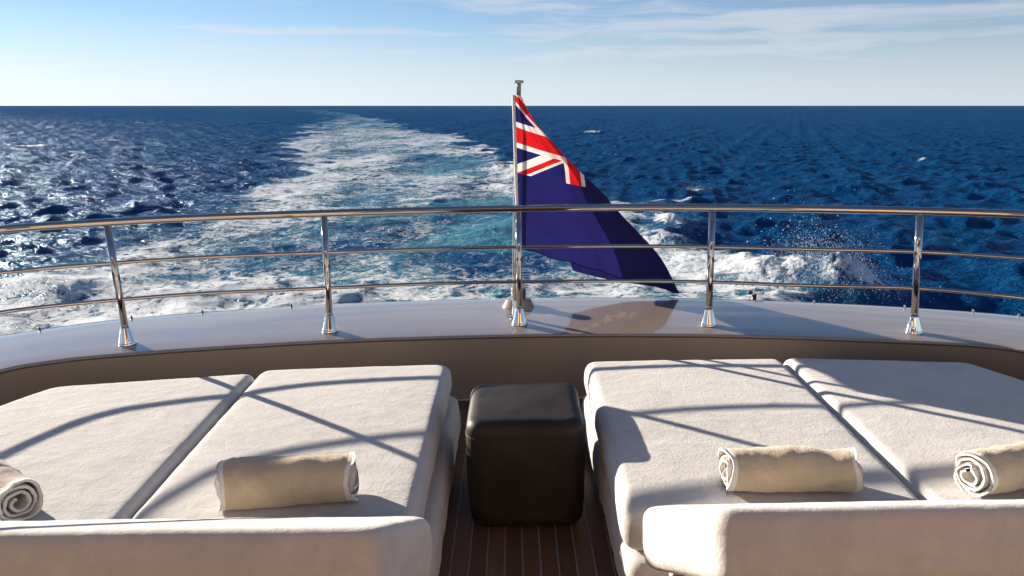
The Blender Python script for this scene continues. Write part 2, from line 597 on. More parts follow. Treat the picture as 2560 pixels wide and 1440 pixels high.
def build_sea():
    rs = np.random.RandomState(11)
    ang = np.concatenate([np.linspace(-math.pi, -0.80, 50, endpoint=False),
                          np.linspace(-0.80, 0.80, 1040, endpoint=False),
                          np.linspace(0.80, math.pi, 50, endpoint=False)])
    r_a = np.geomspace(7.0, 300, 480)
    r_b = np.geomspace(300, 30000, 170)[1:]
    rad = np.concatenate([r_a, r_b])
    A, Rr = np.meshgrid(ang, rad)
    X0, Y0 = Rr * np.sin(A), Rr * np.cos(A)
    dr = np.gradient(rad)[:, None] + 0 * Rr
    da = Rr * (1.6 / 1040)
    res = np.maximum(dr, da)
    Z = np.zeros_like(X0)
    DX = np.zeros_like(X0)
    DY = np.zeros_like(X0)
    # wind sea: travels to the left and towards the ship, many directions
    nwave = 84
    lam = np.geomspace(0.55, 30, nwave)
    rx, ry = np.sin(A), np.cos(A)
    for i, L in enumerate(lam):
        th = R(-112) + rs.normal(0, 0.85)
        k = 2 * math.pi / L
        slope = 0.052 * (1.0 if L < 3.0 else (3.0 / L) ** 1.25) * rs.uniform(0.6, 1.35)
        amp = slope / k
        ph = rs.uniform(0, 2 * math.pi)
        kx, ky = math.sin(th), math.cos(th)
        # drop a wave where the grid can no longer follow it
        mask = sstep(2.5, 1.3, k * np.abs(kx * rx + ky * ry) * dr) * sstep(2.5, 1.3, k * np.abs(kx * ry - ky * rx) * da)
        # slowly varying groups break up the regularity
        env = 0.35 + 1.3 * vnoise(X0 / (L * 3.1) + i * 3.7, Y0 / (L * 2.3) - i * 1.9, i)
        P = k * (X0 * kx + Y0 * ky) + ph
        a = amp * mask * env
        Z += a * np.sin(P)
        c_ = 0.85 * a * np.cos(P)
        DX += c_ * kx
        DY += c_ * ky
    # longer waves stand in for the chop where single waves fall below the grid
    for i, L in enumerate(np.geomspace(14, 900, 46)):
        th = R(-112) + rs.normal(0, 0.8)
        k = 2 * math.pi / L
        mask = sstep(2.2, 3.6, L / res) * sstep(16, 8, L / res)
        Z += mask * min(0.05 / k, 0.09) * np.sin(k * (X0 * math.sin(th) + Y0 * math.cos(th)) + rs.uniform(0, 6.28)) * (0.4 + 1.2 * vnoise(X0 / (L * 3), Y0 / (L * 2.5), i))
    # ---- the wake: left and right edge against distance astern, curving to the left
    yl = np.array([0, 18, 23, 26.5, 31, 34, 43, 58, 75, 107, 185, 400, 900])
    xl = np.array([-4, -15, -16.3, -15, -14.4, -14.8, -16.3, -17.8, -22, -33, -50, -91, -260])
    yr = np.array([0, 16, 20, 23.3, 26.5, 29, 34, 39.6, 43, 61.7, 75.6, 113.6, 170, 336, 900])
    xr = np.array([3, 8.6, 9.6, 10.2, 9.3, 7.6, 7.6, 7.3, 6.3, 0.3, -1.6, -7.6, -20, -57, -215])
    XL = np.interp(Y0, yl, xl)
    XR = np.interp(Y0, yr, xr)
    wd = XR - XL
    wob = (fbm(X0 / 7, Y0 / 9, 4, 5) - 0.5) * 7 + (fbm(X0 / 2.2, Y0 / 2.6, 3, 9) - 0.5) * 2.6
    wob = wob * np.clip(Y0 / 45, 0.55, 2.5)
    t = (X0 + wob - XL) / wd
    astern = sstep(2, 8, Y0)
    inside = sstep(-0.10, 0.14, t) * sstep(1.06, 0.88, t) * astern
    edgeL = np.exp(-((t - 0.09) / 0.09) ** 2)
    edgeR = np.exp(-((t - 0.93) / 0.07) ** 2)
    dens = np.interp(Y0, [0, 20, 28, 36, 48, 70, 110, 180, 400, 800], [0.86, 0.76, 0.73, 0.74, 0.77, 0.80, 0.80, 0.76, 0.60, 0.35])
    edge_k = np.interp(Y0, [0, 25, 50, 110, 200], [0.02, 0.10, 0.18, 0.14, 0.04])
    patch = (fbm(X0 / 5.5 + 40, Y0 / 10, 4, 21) - 0.5) * 0.75
    # darker calm lane behind each screw
    lane = np.exp(-((t - 0.70) / 0.09) ** 2) * np.interp(Y0, [0, 20, 26, 60, 120], [0, 0.06, 0.24, 0.16, 0.0])
    foam = inside * np.clip(dens + edge_k * (edgeL + edgeR) + patch - lane, 0, 1.1)
    aer = inside * np.clip(np.interp(Y0, [0, 25, 60, 120, 300, 700], [1, 1, 0.95, 0.85, 0.65, 0.3]) *
                           (0.55 + 0.55 * np.exp(-((t - 0.66) / 0.30) ** 2)), 0, 1)
    # outer skirt of stray foam
    skirt = sstep(-0.28, 0.02, t) * sstep(0.09, 0.0, t) * astern * np.interp(Y0, [0, 30, 60, 100], [0.62, 0.45, 0.2, 0])
    foam = np.maximum(foam, skirt * (0.4 + 1.0 * fbm(X0 / 4, Y0 / 5, 3, 33)))
    # churned surface
    churn = inside * np.interp(Y0, [0, 20, 40, 90, 160], [1, 1, 0.75, 0.35, 0.0]) * sstep(6, 2, res)
    Z = Z * (1 - 0.72 * inside * np.interp(Y0, [0, 60, 200], [1, 0.8, 0.3]))
    Z += churn * ((fbm(X0 / 2.6, Y0 / 2.2, 5, 51, 0.55) - 0.5) * 0.30)
    Z += churn * 0.35 * (1 - np.abs(2 * fbm(X0 / 3.4, Y0 / 3.0, 4, 61) - 1)) * edgeR
    # breaking shoulder at the right, a smaller one at the left, and a ridge along the right edge
    burst = np.zeros_like(Z)
    for (bx, by, sx, sy, hh) in ((9.35, 21.2, 1.25, 1.3, 0.95), (8.0, 22.4, 1.5, 1.3, 0.62), (6.4, 24.6, 1.6, 1.2, 0.30), (9.7, 20.6, 1.0, 1.0, 0.45), (1.4, 19.0, 1.7, 0.8, 0.35),
                                 (-12.9, 21.2, 1.6, 1.0, 0.22), (-14.6, 22.5, 1.8, 1.2, 0.22), (6.9, 33.0, 0.9, 2.6, 0.50),
                                 (6.2, 29.0, 0.8, 2.0, 0.35), (-12.8, 33.5, 1.2, 2.2, 0.16), (0.8, 63, 3.0, 5, 0.6), (-13.4, 29.5, 1.0, 2.0, 0.12)):
        gss = np.exp(-(((X0 - bx) / sx) ** 2 + ((Y0 - by) / sy) ** 2))
        Z += 0.8 * hh * gss * (0.45 + 1.0 * fbm(X0 / 1.0, Y0 / 1.0, 5, 71, 0.55))
        burst = np.maximum(burst, gss * min(1.0, hh * 2.0 + 0.15))
    foam = np.maximum(foam, burst * 1.15)
    # whitecaps
    cap = np.zeros_like(Z)
    caps = [(-19.0, 39.6, 1.7, 0.8, 0.65, 1), (11.4, 47.1, 0.8, 0.9, 0.5, 1), (15.7, 152.4, 2.2, 4.5, 0.9, 1),
            (-61.2, 99.2, 2.2, 2, 0.6, 1), (-107.0, 225.9, 3.2, 6, 0.9, 0.8), (-23.9, 43.4, 1.2, 0.7, 0.3, 0.8),
            (-24.9, 70.3, 1.2, 1.5, 0.4, 0.6), (40.1, 75.6, 0.7, 1.0, 0.3, 0.8), (-61.4, 117.5, 2.0, 2.4, 0.5, 0.9),
            (-46, 82, 1.6, 1.6, 0.4, 0.7), (-38, 62, 1.5, 1.1, 0.3, 0.7), (-21, 36, 0.9, 0.5, 0.2, 0.6), (8.8, 42.5, 2.4, 0.7, 0.2, 0.9)]
    for (cx, cy, sx, sy, hh, st) in caps:
        gss = np.exp(-(((X0 - cx - 0.35 * (Y0 - cy)) / sx) ** 2 + ((Y0 - cy) / sy) ** 2))
        Z += 0.45 * hh * gss * (0.2 + 1.5 * fbm(X0 / 0.5, Y0 / 0.5, 4, 81, 0.6))
        cap = np.maximum(cap, st * gss)
    steep = sstep(0.52, 0.85, Z / (0.10 + 0.0 * Z)) * 0.0
    cap = np.maximum(cap, steep)
    X = X0 + DX
    Y = Y0 + DY
    nr, na = X.shape
    co = np.stack([X, Y, Z + SEA_Z], -1).reshape(-1, 3)
    # centre cap keeps the sheet closed below the hull
    co = np.vstack([co, [[0, 0, SEA_Z]]])
    i = np.arange(nr - 1)[:, None] * na
    j = np.arange(na)[None, :]
    j2 = (j + 1) % na
    quads = np.stack([i + j, i + j2, i + na + j2, i + na + j], -1).reshape(-1, 4)[:, ::-1]
    tri = np.stack([np.full(na, nr * na), (np.arange(na) + 1) % na, np.arange(na)], -1)[:, ::-1]
    loops = np.concatenate([quads.ravel(), tri.ravel()]).astype(np.int32)
    starts = np.concatenate([np.arange(len(quads)) * 4, len(quads) * 4 + np.arange(na) * 3]).astype(np.int32)
    me = bpy.data.meshes.new('sea')
    me.vertices.add(len(co))
    me.vertices.foreach_set('co', co.astype(np.float32).ravel())
    me.loops.add(len(loops))
    me.loops.foreach_set('vertex_index', loops)
    me.polygons.add(len(starts))
    me.polygons.foreach_set('loop_start', starts)
    me.update(calc_edges=True)
    me.polygons.foreach_set('use_smooth', np.ones(len(starts), bool))
    far = np.clip(np.log(np.maximum(Rr, 1) / 30) / math.log(40), 0, 1)
    for nm, arr in (('foam', foam), ('aerated', aer), ('whitecap', cap), ('far', far)):
        at = me.attributes.new(nm, 'FLOAT', 'POINT')
        at.data.foreach_set('value', np.append(arr.ravel(), 0).astype(np.float32))
    me.validate()
    me.materials.append(M_SEA)
    o = bpy.data.objects.new('sea', me)
    col.objects.link(o)
    o['kind'] = 'structure'
    o['label'] = 'deep blue choppy sea with the foaming white wake'
    o['category'] = 'sea'
    # make sure the surface faces up
    if me.polygons[0].normal.z < 0:
        me.flip_normals()
    return o


build_sea()


def build_spray(label, seeds, name='sea_spray'):
    rs = np.random.RandomState(5)
    V, F = [], []
    octa = np.array([(1, 1, 1), (-1, -1, 1), (-1, 1, -1), (1, -1, -1)], float) * 0.9
    of = [(0, 1, 2), (0, 3, 1), (0, 2, 3), (1, 3, 2)]
    for (cx, cy, sx, sy, h, cnt, lean) in seeds:
        k = 0
        while k < cnt:
            z = rs.exponential(h * 0.42)
            if z > h * 1.6:
                continue
            q = z / h
            x = cx + rs.normal(0, sx) * (0.75 + 0.35 * q) + lean * z
            y = cy + rs.normal(0, sy)
            r = abs(rs.normal(0, 1)) * 0.0052 + 0.0034 + 0.008 * (rs.rand() < 0.03)
            b = len(V)
            V.extend((octa * r * rs.uniform(0.7, 1.3, 3) + (x, y, SEA_Z + 0.05 + z)).tolist())
            F.extend([(b + i, b + j, b + l) for i, j, l in of])
            k += 1
    me = pymesh(name, V, F)
    me.materials.append(M_SPRAY)
    o = bpy.data.objects.new(name, me)
    col.objects.link(o)
    o['kind'] = 'stuff'
    o['label'] = label
    o['category'] = 'spray'
    return o


build_spray('burst of white spray droplets thrown up at the right edge of the wake',
            [(9.0, 21.4, 0.62, 0.8, 0.55, 26000, 0.10), (9.0, 21.5, 0.62, 0.9, 1.10, 10000, 0.05), (9.55, 21.7, 0.34, 0.6, 0.85, 4500, 0.1), (8.4, 21.6, 1.2, 0.9, 0.30, 12000, 0), (8.9, 22.5, 0.6, 0.7, 1.75, 900, -0.1),
             (7.6, 22.3, 1.0, 0.8, 0.42, 9000, 0), (1.8, 19.0, 1.1, 0.5, 0.28, 1500, 0), (-13.0, 21.4, 1.2, 0.7, 0.35, 1600, 0),
             (11.4, 47, 0.5, 0.5, 0.45, 900, 0), (-19.0, 39.5, 1.2, 0.6, 0.3, 900, 0), (6.9, 33, 0.6, 1.4, 0.3, 900, 0)])

# ------------------------------------------------------------------ hull with glossy stern ledge
Z_LEDGE = 0.40
inner = spline([(-2.66, -2.2), (-2.66, 0.5), (-2.66, 2.6), (-2.66, 3.20), (-2.64, 3.45), (-2.56, 3.64), (-2.40, 3.745), (-2.19, 3.82), (-1.70, 3.925), (-1.07, 4.02),
                (-0.53, 4.062), (0.02, 4.08), (0.56, 4.066), (1.10, 4.025), (1.66, 3.945), (2.19, 3.845), (2.42, 3.785), (2.58, 3.69), (2.66, 3.50), (2.68, 3.25),
                (2.68, 2.6), (2.68, 0.5), (2.68, -2.2)], 6)
outer = spline([(-3.56, -2.2), (-3.56, 0.5), (-3.55, 2.4), (-3.50, 3.10), (-3.38, 3.62), (-3.20, 4.02), (-3.0, 4.27), (-2.5, 4.57), (-1.90, 4.745), (-1.25, 4.875),
                (-0.60, 4.94), (0.02, 4.956), (0.64, 4.94), (1.28, 4.87), (1.92, 4.735), (2.52, 4.555), (3.0, 4.345), (3.20, 4.11), (3.38, 3.70), (3.50, 3.18),
                (3.55, 2.4), (3.56, 0.5), (3.56, -2.2)], 6)


def build_coaming():
    n = len(inner)
    prof_n = None
    V, F = [], []
    for i in range(n):
        a, b = inner[i], outer[i]
        dvec = (b - a)
        L = np.linalg.norm(dvec)
        dvec = dvec / L
        rows = []

        def at(s, z):
            rows.append((a[0] + dvec[0] * s, a[1] + dvec[1] * s, z))
        at(0.050, -0.06)
        at(0.050, 0.0)
        at(0.045, 0.06)
        at(0.030, 0.16)
        at(0.016, 0.26)
        at(0.008, 0.34)
        at(0.0, 0.372)
        at(-0.004, 0.385)
        at(0.000, 0.394)
        at(0.008, 0.3995)
        at(0.020, Z_LEDGE + 0.001)
        for q in (0.2, 0.4, 0.6, 0.8):
            at(L * q, Z_LEDGE + 0.004 * math.sin(q * math.pi))
        at(L - 0.07, Z_LEDGE)
        at(L - 0.03, Z_LEDGE - 0.004)
        at(L - 0.008, Z_LEDGE - 0.016)
        at(L, Z_LEDGE - 0.04)
        at(L + 0.005, Z_LEDGE - 0.10)
        at(L + 0.06, -0.6)
        at(L + 0.02, -2.0)
        at(L - 0.15, -4.4)
        prof_n = len(rows)
        V += rows
    for i in range(n - 1):
        for k in range(prof_n - 1):
            p = i * prof_n + k
            F.append((p, p + 1, p + prof_n + 1, p + prof_n))
    me = pymesh('stern_coaming', V, F)
    bm = bmesh.new()
    bm.from_mesh(me)
    bmesh.ops.recalc_face_normals(bm, faces=bm.faces)
    bm.to_mesh(me)
    bm.free()
    o = finish('stern_coaming', me, M_PAINT, None, (0, 4.1, 0))
    o['kind'] = 'structure'
    o['label'] = 'glossy taupe stern ledge curving behind the sun beds'
    # dark rubber line under the lip
    m = len(inner)
    pts = [(inner[i][0] + 0.006 * 0, inner[i][1], 0) for i in range(m)]
    tp = []
    for i in range(m):
        a, b = inner[i], outer[i]
        dv = (b - a) / np.linalg.norm(b - a)
        tp.append((a[0] - dv[0] * 0.0035, a[1] - dv[1] * 0.0035, 0.386))
    finish('lip_trim', tube_mesh('lip_trim', tp, 0.0045, 6), M_DARKTRIM, o)
    # press studs along the outer rim
    stud = None
    for x in (-2.86, -2.42, -1.96, -1.42, 1.95, 2.38, 2.76, 3.02):
        j = int(np.argmin(np.abs(outer[:, 0] - x) + (outer[:, 1] < 3.6) * 10))
        a, b = inner[j], outer[j]
        dv = (b - a) / np.linalg.norm(b - a)
        p = Vector((b[0] - dv[0] * 0.055, b[1] - dv[1] * 0.055, Z_LEDGE - 0.001))
        me = lathe_mesh('stud', [(0.008, 0), (0.008, 0.003), (0.005, 0.005), (0.005, 0.010), (0.007, 0.012), (0.006, 0.016), (0.002, 0.018)], p, 10)
        finish('stud', me, M_CHROME if x > 0 else M_BLACK, o)
    return o


COAM = build_coaming()

# ------------------------------------------------------------------ teak deck
def build_deck():
    bm = bmesh.new()
    box_bm(bm, -2.72, 2.74, -2.2, 4.16, -0.05, -0.006)
    o = finish('teak_deck', bmmesh('teak_deck', bm), M_CAULK, None, (0, 0, 0), smooth=False)
    o['kind'] = 'structure'
    o['label'] = 'dark teak deck with pale caulked seams'
    pitch = 0.0665
    x = -2.60
    i = 0
    gap = 0.0065
    L = 3.98 + 2.2
    bm = bmesh.new()
    box_bm(bm, -(pitch - gap) / 2, (pitch - gap) / 2, -2.2, 3.98, -0.03, 0.0)
    bmesh.ops.bevel(bm, geom=[e for e in bm.edges if abs(e.verts[0].co.z) < 1e-6 and abs(e.verts[1].co.z) < 1e-6], offset=0.0015, segments=1, affect='EDGES')
    pm = bmmesh('plank', bm)
    pm.materials.append(M_TEAK)
    x0 = 0.0475
    k0 = int((2.60 + x0) / pitch)
    for k in range(-k0 - 1, 40):
        xx = x0 + k * pitch
        if xx < -2.64 or xx > 2.66:
            continue
        p = bpy.data.objects.new('plank', pm)
        col.objects.link(p)
        p.parent = o
        p.location = (xx, 0, 0.0012 * random.random())
    # margin boards along the wall
    bm = bmesh.new()
    n = len(inner)
    sel = [i for i in range(n) if abs(inner[i][0]) < 2.5 and inner[i][1] > 3.6]
    lo, hi = [], []
    for i in sel:
        lo.append((inner[i][0], 3.988))
        hi.append((inner[i][0], inner[i][1] + 0.04))
    bm.free()
    V = []
    F = []
    for (a, b) in zip(lo, hi):
        if b[1] < a[1] + 0.01:
            b = (b[0], a[1] + 0.01)
        V += [(a[0], a[1], -0.03), (a[0], a[1], 0.0006), (b[0], b[1], 0.0006)]
    for i in range(len(lo) - 1):
        p = i * 3
        F += [(p, p + 1, p + 4, p + 3), (p + 1, p + 2, p + 5, p + 4)]
    mo = finish('margin_board', pymesh('margin_board', V, F), M_TEAK, o, smooth=False)
    V = []
    F = []
    for (a, b) in zip(lo, hi):
        V += [(b[0], b[1] - 0.002, 0.0), (b[0], b[1] - 0.002, 0.006), (b[0], b[1] + 0.008, 0.006)]
    for i in range(len(lo) - 1):
        p = i * 3
        F += [(p, p + 1, p + 4, p + 3), (p + 1, p + 2, p + 5, p + 4)]
    finish('seam_bead', pymesh('seam_bead', V, F), M_CAULK, o, smooth=False)
    return o


build_deck()

# ------------------------------------------------------------------ unseen wall and roof behind the viewer, added for warm bounced light
def build_unseen_deckhouse():
    bm = bmesh.new()
    box_bm(bm, -2.66, -0.80, -1.30, -1.0, 0.0, 2.42)
    box_bm(bm, 0.80, 2.66, -1.30, -1.0, 0.0, 2.42)
    box_bm(bm, -0.80, 0.80, -1.30, -1.0, 2.12, 2.42)
    box_bm(bm, -3.3, 3.3, -4.5, 0.35, 2.425, 2.60)  # added roof overhang, keeps blue sky off the backrests
    bmesh.ops.bevel(bm, geom=bm.edges[:], offset=0.012, segments=2, affect='EDGES')
    o = finish('unseen_deckhouse', bmmesh('unseen_deckhouse', bm), M_HOUSE, None, (0, -1.2, 0), smooth=False)
    o['label'] = 'unseen aft wall and roof behind the viewer, added to bounce warm light'
    o['kind'] = 'structure'
    for x0 in (-0.795, 0.003):
        bm = bmesh.new()
        box_bm(bm, x0, x0 + 0.79, -1.18, -1.15, 0.01, 2.11)
        finish('glass_door', bmmesh('glass_door', bm), M_BLACK, o, smooth=False)


M_HOUSE = mat_paint('warm_bounce_paint', (0.72, 0.45, 0.22), 0.35, 0.2)  # orange tone picked to warm the light bounced onto backrests and towels
build_unseen_deckhouse()

# ------------------------------------------------------------------ guard rail
RAIL_Z = 1.087
top_pts = [(-2.95, -2.0), (-2.95, 0.4), (-2.94, 2.0), (-2.90, 2.75), (-2.83, 3.25), (-2.72, 3.58), (-2.55, 3.79), (-2.139, 3.965), (-1.70, 4.09), (-1.05, 4.185), (-0.53, 4.235), (0.028, 4.255),
           (0.58, 4.237), (1.095, 4.17), (1.634, 4.045), (2.10, 3.91), (2.53, 3.735), (2.72, 3.54), (2.83, 3.22), (2.90, 2.75), (2.94, 2.0), (2.95, 0.4), (2.95, -2.0)]
base_pts = {-2.139: (-2.139, 4.005), -1.05: (-1.065, 4.193), 0.028: (0.025, 4.282), 1.095: (1.112, 4.207), 2.10: (2.19, 4.008)}


def build_rail():
    T = thing('guard_rail', (0.025, 4.2, Z_LEDGE), 'polished steel guard rail with three tubes curving round the stern ledge', 'railing')
    tp = spline(top_pts, 8)
    # base line: a little outside the top line
    bp = spline([base_pts.get(p[0], (p[0] * 1.012, p[1] + 0.03)) for p in top_pts], 8)
    finish('top_rail', tube_mesh('top_rail', [(p[0], p[1], RAIL_Z) for p in tp], 0.0205, 18), M_STEEL, T)
    for z in (0.866, 0.661):
        q = (z - Z_LEDGE) / (RAIL_Z - Z_LEDGE)
        ln = tp * q + bp * (1 - q)
        finish('lower_rail', tube_mesh('lower_rail', [(p[0], p[1], z) for p in ln], 0.0103, 12), M_STEEL, T)
    posts = [(top_pts[i], base_pts.get(top_pts[i][0])) for i in (7, 9, 11, 13, 15)]
    posts += [(top_pts[3], (-2.93, 2.78)), (top_pts[19], (2.93, 2.78)), ((-2.945, 1.6), (-2.98, 1.6)), ((2.945, 1.6), (2.98, 1.6))]
    for (t, b) in posts:
        t3 = Vector((t[0], t[1], RAIL_Z - 0.015))
        b3 = Vector((b[0], b[1], Z_LEDGE + 0.003))
        ax = (t3 - b3).normalized()
        po = finish('post', tube_mesh('post', [b3 + ax * 0.02, b3.lerp(t3, 0.5), t3], 0.0185, 18), M_STEEL, T)
        me = lathe_mesh('post_base', [(0.044, -0.004), (0.0455, 0.002), (0.0455, 0.012), (0.0435, 0.0155), (0.0425, 0.0165), (0.0425, 0.020), (0.041, 0.024),
                                      (0.0235, 0.098), (0.0215, 0.103), (0.0185, 0.104)], b3, 32, ax)
        finish('post_base', me, M_CHROME, po)
        me = lathe_mesh('gasket', [(0.047, -0.002), (0.047, 0.004), (0.040, 0.005)], Vector((b[0], b[1], Z_LEDGE)), 28)
        finish('gasket', me, M_BLACK, po)
    return T


build_rail()

# ------------------------------------------------------------------ flag pole
POLE_B = Vector((0.000, 4.410, Z_LEDGE))
POLE_T = Vector((0.041, 4.445, 1.778))


def build_pole():
    T = thing('flag_pole', POLE_B, 'slim steel flag pole with a flat disc on top behind the middle rail post', 'flagpole')
    ax = (POLE_T - POLE_B).normalized()
    finish('pole', tube_mesh('pole', [POLE_B + ax * 0.02, POLE_B.lerp(POLE_T, 0.5), POLE_T], 0.0125, 16), M_STEEL, T)
    finish('top_disc', lathe_mesh('top_disc', [(0.013, -0.012), (0.016, -0.006), (0.027, -0.003), (0.028, 0.0), (0.028, 0.006), (0.026, 0.009)], POLE_T, 24, ax), M_STEEL, T)
    so = finish('socket', lathe_mesh('socket', [(0.034, 0.001), (0.034, 0.010), (0.021, 0.014), (0.019, 0.02), (0.019, 0.105), (0.016, 0.115), (0.0125, 0.135)], POLE_B, 24, ax), M_CHROME, T)
    for s in (-1, 1):
        c = POLE_B + Vector((s * 0.036, -0.012, 0.022))
        ring = [c + Vector((s * 0.016 * math.cos(a), 0.004, 0.011 * math.sin(a))) for a in np.linspace(0, 2 * math.pi, 15)]
        finish('wing_loop', tube_mesh('wing_loop', ring, 0.0045, 8, False), M_CHROME, so)
    # halyard
    hp = [POLE_B.lerp(POLE_T, q) + Vector((-0.017 - 0.004 * math.sin(q * math.pi), -0.004, 0)) for q in np.linspace(0.08, 0.94, 12)]
    finish('halyard', tube_mesh('halyard', hp, 0.0022, 6), M_TOWELW, T)


build_pole()


# ------------------------------------------------------------------ stern light and other fittings
def build_stern_light():
    c = Vector((0.022, 4.70, Z_LEDGE))
    T = thing('stern_light', c, 'small cylindrical lamp on a conical taupe foot behind the middle rail post', 'lamp')
    finish('foot', lathe_mesh('foot', [(0.106, 0.001), (0.106, 0.008), (0.100, 0.014), (0.080, 0.050), (0.074, 0.056), (0.06, 0.058)], c, 36), M_PAINT, T)
    finish('housing', lathe_mesh('housing', [(0.044, 0.0575), (0.047, 0.060), (0.047, 0.120), (0.046, 0.124), (0.042, 0.126), (0.0, 0.127)], c, 32), mat_paint('lamp_body', (0.22, 0.17, 0.14), 0.3, 0.4), T)
    # dark window on the right-hand side of the housing
    V, F = [], []
    for k in range(9):
        a = R(-62 + k * 15)
        for z in (0.068, 0.112):
            V.append((c.x + 0.0482 * math.cos(a), c.y + 0.0482 * math.sin(a), c.z + z))
    for k in range(8):
        F.append((2 * k, 2 * k + 2, 2 * k + 3, 2 * k + 1))
    finish('lens', pymesh('lens', V, F), M_BLACK, T)


build_stern_light()


def build_fitting():
    c = Vector((1.60, 4.93, 0.335))
    T = thing('black_fitting', c, 'small black and chrome fitting peeking over the rim right of the flag tip', 'fitting')
    finish('bracket', tube_mesh('bracket', [c + Vector((0, 0, -0.03)), c + Vector((0, 0, 0.06))], 0.016, 12), M_BLACK, T)
    finish('barrel', tube_mesh('barrel', [c + Vector((-0.005, 0, 0.072)), c + Vector((0.01, 0, 0.080)), c + Vector((0.055, 0, 0.080)), c + Vector((0.064, 0, 0.080))], 0.02, 16,
                               radii=[0.012, 0.021, 0.021, 0.015]), M_CHROME, T)
    finish('knob', lathe_mesh('knob', [(0.008, 0), (0.014, 0.004), (0.016, 0.014), (0.012, 0.024), (0.004, 0.028)], c + Vector((-0.030, 0, 0.062)), 14), M_BLACK, T)


build_fitting()


# ------------------------------------------------------------------ flag
def unproject(px, py, Y):
    """point of the rig at depth Y for the outline of the hanging flag (boat frame)"""
    u, v = (px - 1280) / 1900, (py - 720) / 1900
    c, s = math.cos(PITCH), math.sin(PITCH)
    dd = Vector((u, c - v * s, -s - v * c))
    dd = Matrix.Rotation(R(0.9), 3, 'Y') @ dd
    return CAM + dd * (Y / dd.y)


